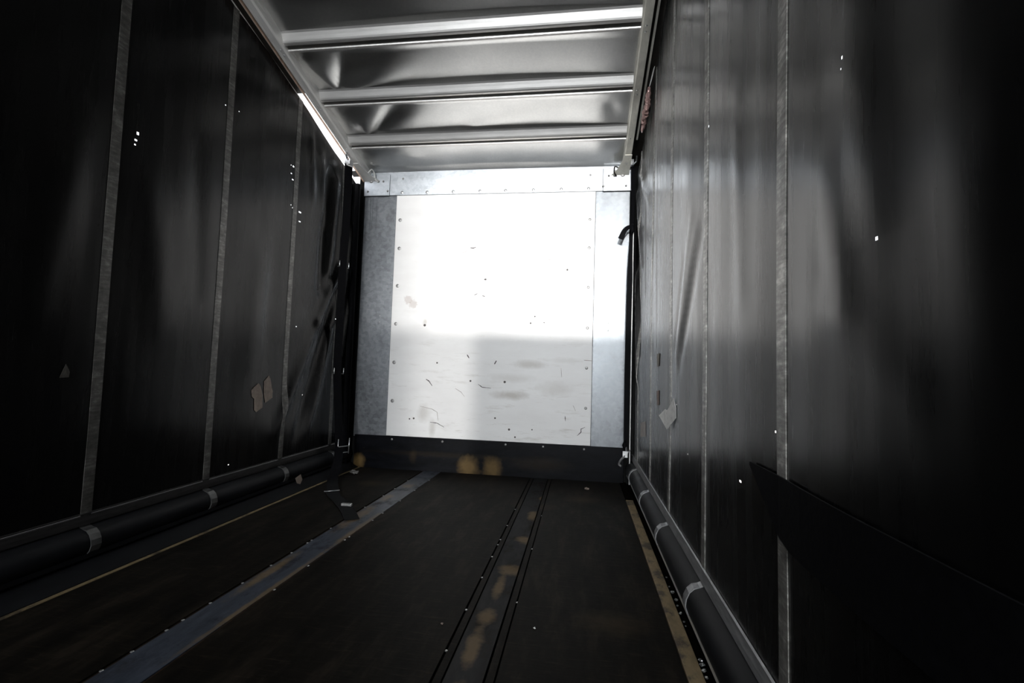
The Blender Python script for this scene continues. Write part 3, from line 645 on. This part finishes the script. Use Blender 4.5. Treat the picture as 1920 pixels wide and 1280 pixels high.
local(MB().tube([(.999, 4.19, 2.19), (.990, 4.18, 2.17), (.996, 4.17, 2.13), (.990, 4.19, 2.10)], [.008, .016, .015, .006], 8).build('knot', M['black'], sr, smooth=True), sr)
local(MB().tube([(.966, 4.2, .37), (.962, 4.19, .33), (.966, 4.2, .29)], [.008, .022, .010], 8).build('wrapped_end', M['black'], sr, smooth=True), sr)
hk = MB(); hk.tube(webbing_path([(.968, 4.19, .34), (.975, 4.18, .28), (.955, 4.17, .24), (.930, 4.16, .215), (.915, 4.16, .18), (.935, 4.15, .165)], 5), .009, 8); hk.box(.945, .985, 4.165, 4.185, .235, .285); hk.tube([(.98, 4.17, .27), (1.01, 4.17, .30)], .005, 8)
local(hk.build('hook', M['zinc'], sr, smooth=False), sr)
hb = MB(); hb.box(.965, .998, 4.17, 4.215, 2.70, 2.75); hb.tube([(.99, 4.17, 2.70), (1.015, 4.16, 2.72), (1.02, 4.17, 2.77), (1.0, 4.18, 2.80)], .008, 8)
local(hb.build('hanger', M['zinc'], sr, bevel=.003), sr)
# ---- corner poles
po = tag(MB().tube([(-1.497, 4.20, .0), (-1.497, 4.20, 2.60)], .024, 14).build('curtain_pole', M['black'], None, True), 'black curtain pole upright in the left front corner', 'pole')
po = tag(MB().box(1.004, 1.012, 4.235, 4.262, .0, 2.60).build('curtain_pole', M['alu'], None, False, .001), 'thin bright aluminium pole edge in the right front corner', 'pole')
# ---- wire hooks on the corner plates
w1 = tag(MB().tube(webbing_path([(-1.400, 4.19, 2.70), (-1.372, 4.20, 2.735), (-1.358, 4.22, 2.72), (-1.356, 4.235, 2.685), (-1.350, 4.25, 2.655), (-1.333, 4.270, 2.646)], 5), .006, 8).build('wire_hook', M['alu'], None, True), 'bent wire hook in the left corner plate under the roof rail', 'hook')
w2 = tag(MB().tube(webbing_path([(.870, 4.20, 2.69), (.842, 4.20, 2.70), (.836, 4.22, 2.685), (.840, 4.24, 2.662), (.852, 4.255, 2.648), (.858, 4.272, 2.645)], 5), .006, 8).build('wire_hook', M['dark'], None, True), 'dark wire hook in the right corner plate under the roof rail', 'hook')
# ---- torn labels on the curtains
def label_on(side, pts, mat, name, lab, cat='sticker', x=None, group=None, peel=0.0):
    X = WL if side < 0 else WR; n = len(pts); cy = sum(p[0] for p in pts) / n; cz = sum(p[1] for p in pts) / n
    vs = []
    ym = min(p[0] for p in pts)
    def px(y, z): return x if x is not None else X - side * (bulge(y, z, side) + .0035 + peel * (y - ym))      # peel: the far edge curls off the curtain
    vs = [(px(cy, cz) - side * .0015, cy, cz)] + [(px((y + cy) / 2, (z + cz) / 2), (y + cy) / 2, (z + cz) / 2) for y, z in pts] + [(px(y, z), y, z) for y, z in pts]
    fs = [(0, 1 + i, 1 + (i + 1) % n) for i in range(n)] + [(1 + i, 1 + n + i, 1 + n + (i + 1) % n, 1 + (i + 1) % n) for i in range(n)]
    o = MB().add(vs, fs).build(name, mat); s_ = o.modifiers.new('thickness', 'SOLIDIFY'); s_.thickness = .0012; s_.offset = 0
    return tag(o, lab, cat, group)
label_on(-1, [(2.92, .74), (2.946, .76), (2.987, .783), (3.007, .77), (3.037, .703), (3.041, .619), (2.98, .594), (2.96, .608), (2.953, .682), (2.927, .699)], M['beige'], 'torn_label', 'ragged beige label remnant, left half of the torn pair on the left curtain')
label_on(-1, [(3.047, .795), (3.097, .832), (3.116, .811), (3.148, .724), (3.147, .68), (3.071, .649), (3.052, .71)], M['beige'], 'torn_label', 'pointed beige label remnant, right half of the torn pair on the left curtain')
label_on(-1, [(1.753, .889), (1.771, .856), (1.768, .834), (1.731, .832)], simple('dim_grey_label', (.04, .036, .03), .7), 'torn_label', 'small grey triangular label scrap in the dark nearest the camera on the left curtain')
label_on(-1, [(3.367, .088), (3.434, .102), (3.461, .060), (3.436, .030), (3.392, .045)], M['beige'], 'torn_label', 'pale scrap of label on the foot of the left curtain above the floor edge', x=-1.452)
label_on(1, [(2.425, .812), (2.38, .768), (2.378, .722), (2.548, .65), (2.692, .706), (2.584, .749), (2.555, .743), (2.519, .758)], M['paper'], 'torn_label', 'white diamond-shaped torn label on the right curtain beside a seam', peel=.10)
label_on(1, [(3.56, .580), (3.435, .606), (3.433, .502), (3.575, .482)], simple('greyish_label', (.34, .31, .29), .6), 'torn_label', 'small greyish upright label low on the right curtain near the front wall', peel=.10)
label_on(1, [(2.973, 1.042), (2.888, 1.044), (2.904, .976), (2.955, .965)], simple('olive_label', (.17, .15, .11), .6), 'torn_label', 'faint olive label streak on the right curtain above the other labels')
label_on(1, [(2.965, .825), (2.899, .833), (2.892, .751), (2.94, .745)], simple('reddish_label', (.20, .13, .11), .6), 'torn_label', 'narrow reddish label streak on the right curtain left of the white diamond label')
# ---- crumpled film torn out of the right track
fm = MB(); rings = []
C0 = [(1.006, 3.30, 2.86), (1.003, 3.34, 2.82), (1.004, 3.40, 2.785), (1.000, 3.47, 2.755), (.998, 3.54, 2.725), (.996, 3.60, 2.70)]
C0 = webbing_path(C0, 6)
for i, c in enumerate(C0):
    t = i / (len(C0) - 1); r0 = .028 * math.sin(math.pi * (.12 + .8 * t)); ring = []
    for k in range(12):
        a = 2 * math.pi * k / 12; q = r0 * (1 + .5 * noise.noise(Vector((math.cos(a) * 1.6 + 7, math.sin(a) * 1.6, i * .55))) + .35 * noise.noise(Vector((math.cos(a) * 4, math.sin(a) * 4 + 3, i * 1.3))))
        ring.append((c.x + q * .7 * math.cos(a), c.y + q * .3 * math.sin(a), c.z + q * math.sin(a)))
    rings.append(ring)
tag(fm.loft(rings).build('crumpled_film', M['foil']), 'crumpled shiny pinkish film stuck between the right roof rail and the curtain', 'film')
fm = MB()
fm.disc([(1.030, 3.215, 2.955), (1.026, 3.255, 2.93), (1.018, 3.29, 2.895), (1.010, 3.325, 2.87), (1.014, 3.345, 2.895), (1.020, 3.31, 2.93), (1.028, 3.27, 2.965)], (-.003, 0, 0))
tag(fm.build('torn_film', M['paper']), 'pale torn tatter of film above the crumpled pinkish film', 'film')
# ---- rubbish scraps in the right gutter and on the floor
def scrap(x, y, z, r, seed, mat):
    rr = random.Random(seed); b = bmesh.new(); bmesh.ops.create_icosphere(b, subdivisions=2, radius=r)
    for v in b.verts: v.co *= .55 + .9 * rr.random(); v.co.z *= .55
    mn = min(v.co.z for v in b.verts)
    for v in b.verts: v.co.z -= mn
    me = bpy.data.meshes.new('scrap'); b.to_mesh(me); b.free(); me.materials.append(mat)
    o = bpy.data.objects.new('scrap', me); COL.objects.link(o); o.location = (x, y, z); o.rotation_euler = (0, 0, rr.random() * 6); return o
for i, (x, y, r) in enumerate(((1.004, 2.399, .007), (.999, 2.30, .006), (1.002, 2.235, .013), (1.004, 2.17, .012), (1.001, 2.12, .007), (1.0, 2.056, .009), (1.0, 1.99, .007), (1.001, 1.96, .005), (1.001, 1.738, .011), (1.001, 1.71, .013), (1.000, 1.68, .012), (.999, 1.645, .008), (1.0, 1.60, .01))):
    tag(scrap(x, y, -.012, r * .6, i, M['zinc']), ('tiny shiny scrap in the dense cluster nearest the camera in the right gutter' if y < 1.8 else 'tiny shiny scrap in the sparse trail along the gutter beside the right batten'), 'scrap', 'shiny scraps clustered in the right gutter' if y < 1.8 else 'shiny scraps trailing along the right gutter')
tag(scrap(.449, 1.809, 0, .004, 50, M['paper']), 'tiny pale crumb on the floor between the worn strip and the yellow batten', 'crumb')
tag(scrap(.119, 1.771, 0, .004, 51, M['beige']), 'tiny tan crumb on the floor left of the worn strip', 'crumb')
tag(scrap(-1.29, 3.975, 0, .030, 52, simple('grey_scrap', (.10, .095, .09), .6)), 'small grey scrap on the floor in the left front corner', 'scrap')
tag(scrap(.656, 3.969, 0, .016, 53, M['beige']), 'small tan crumb on the floor near the front wall on the right', 'crumb')
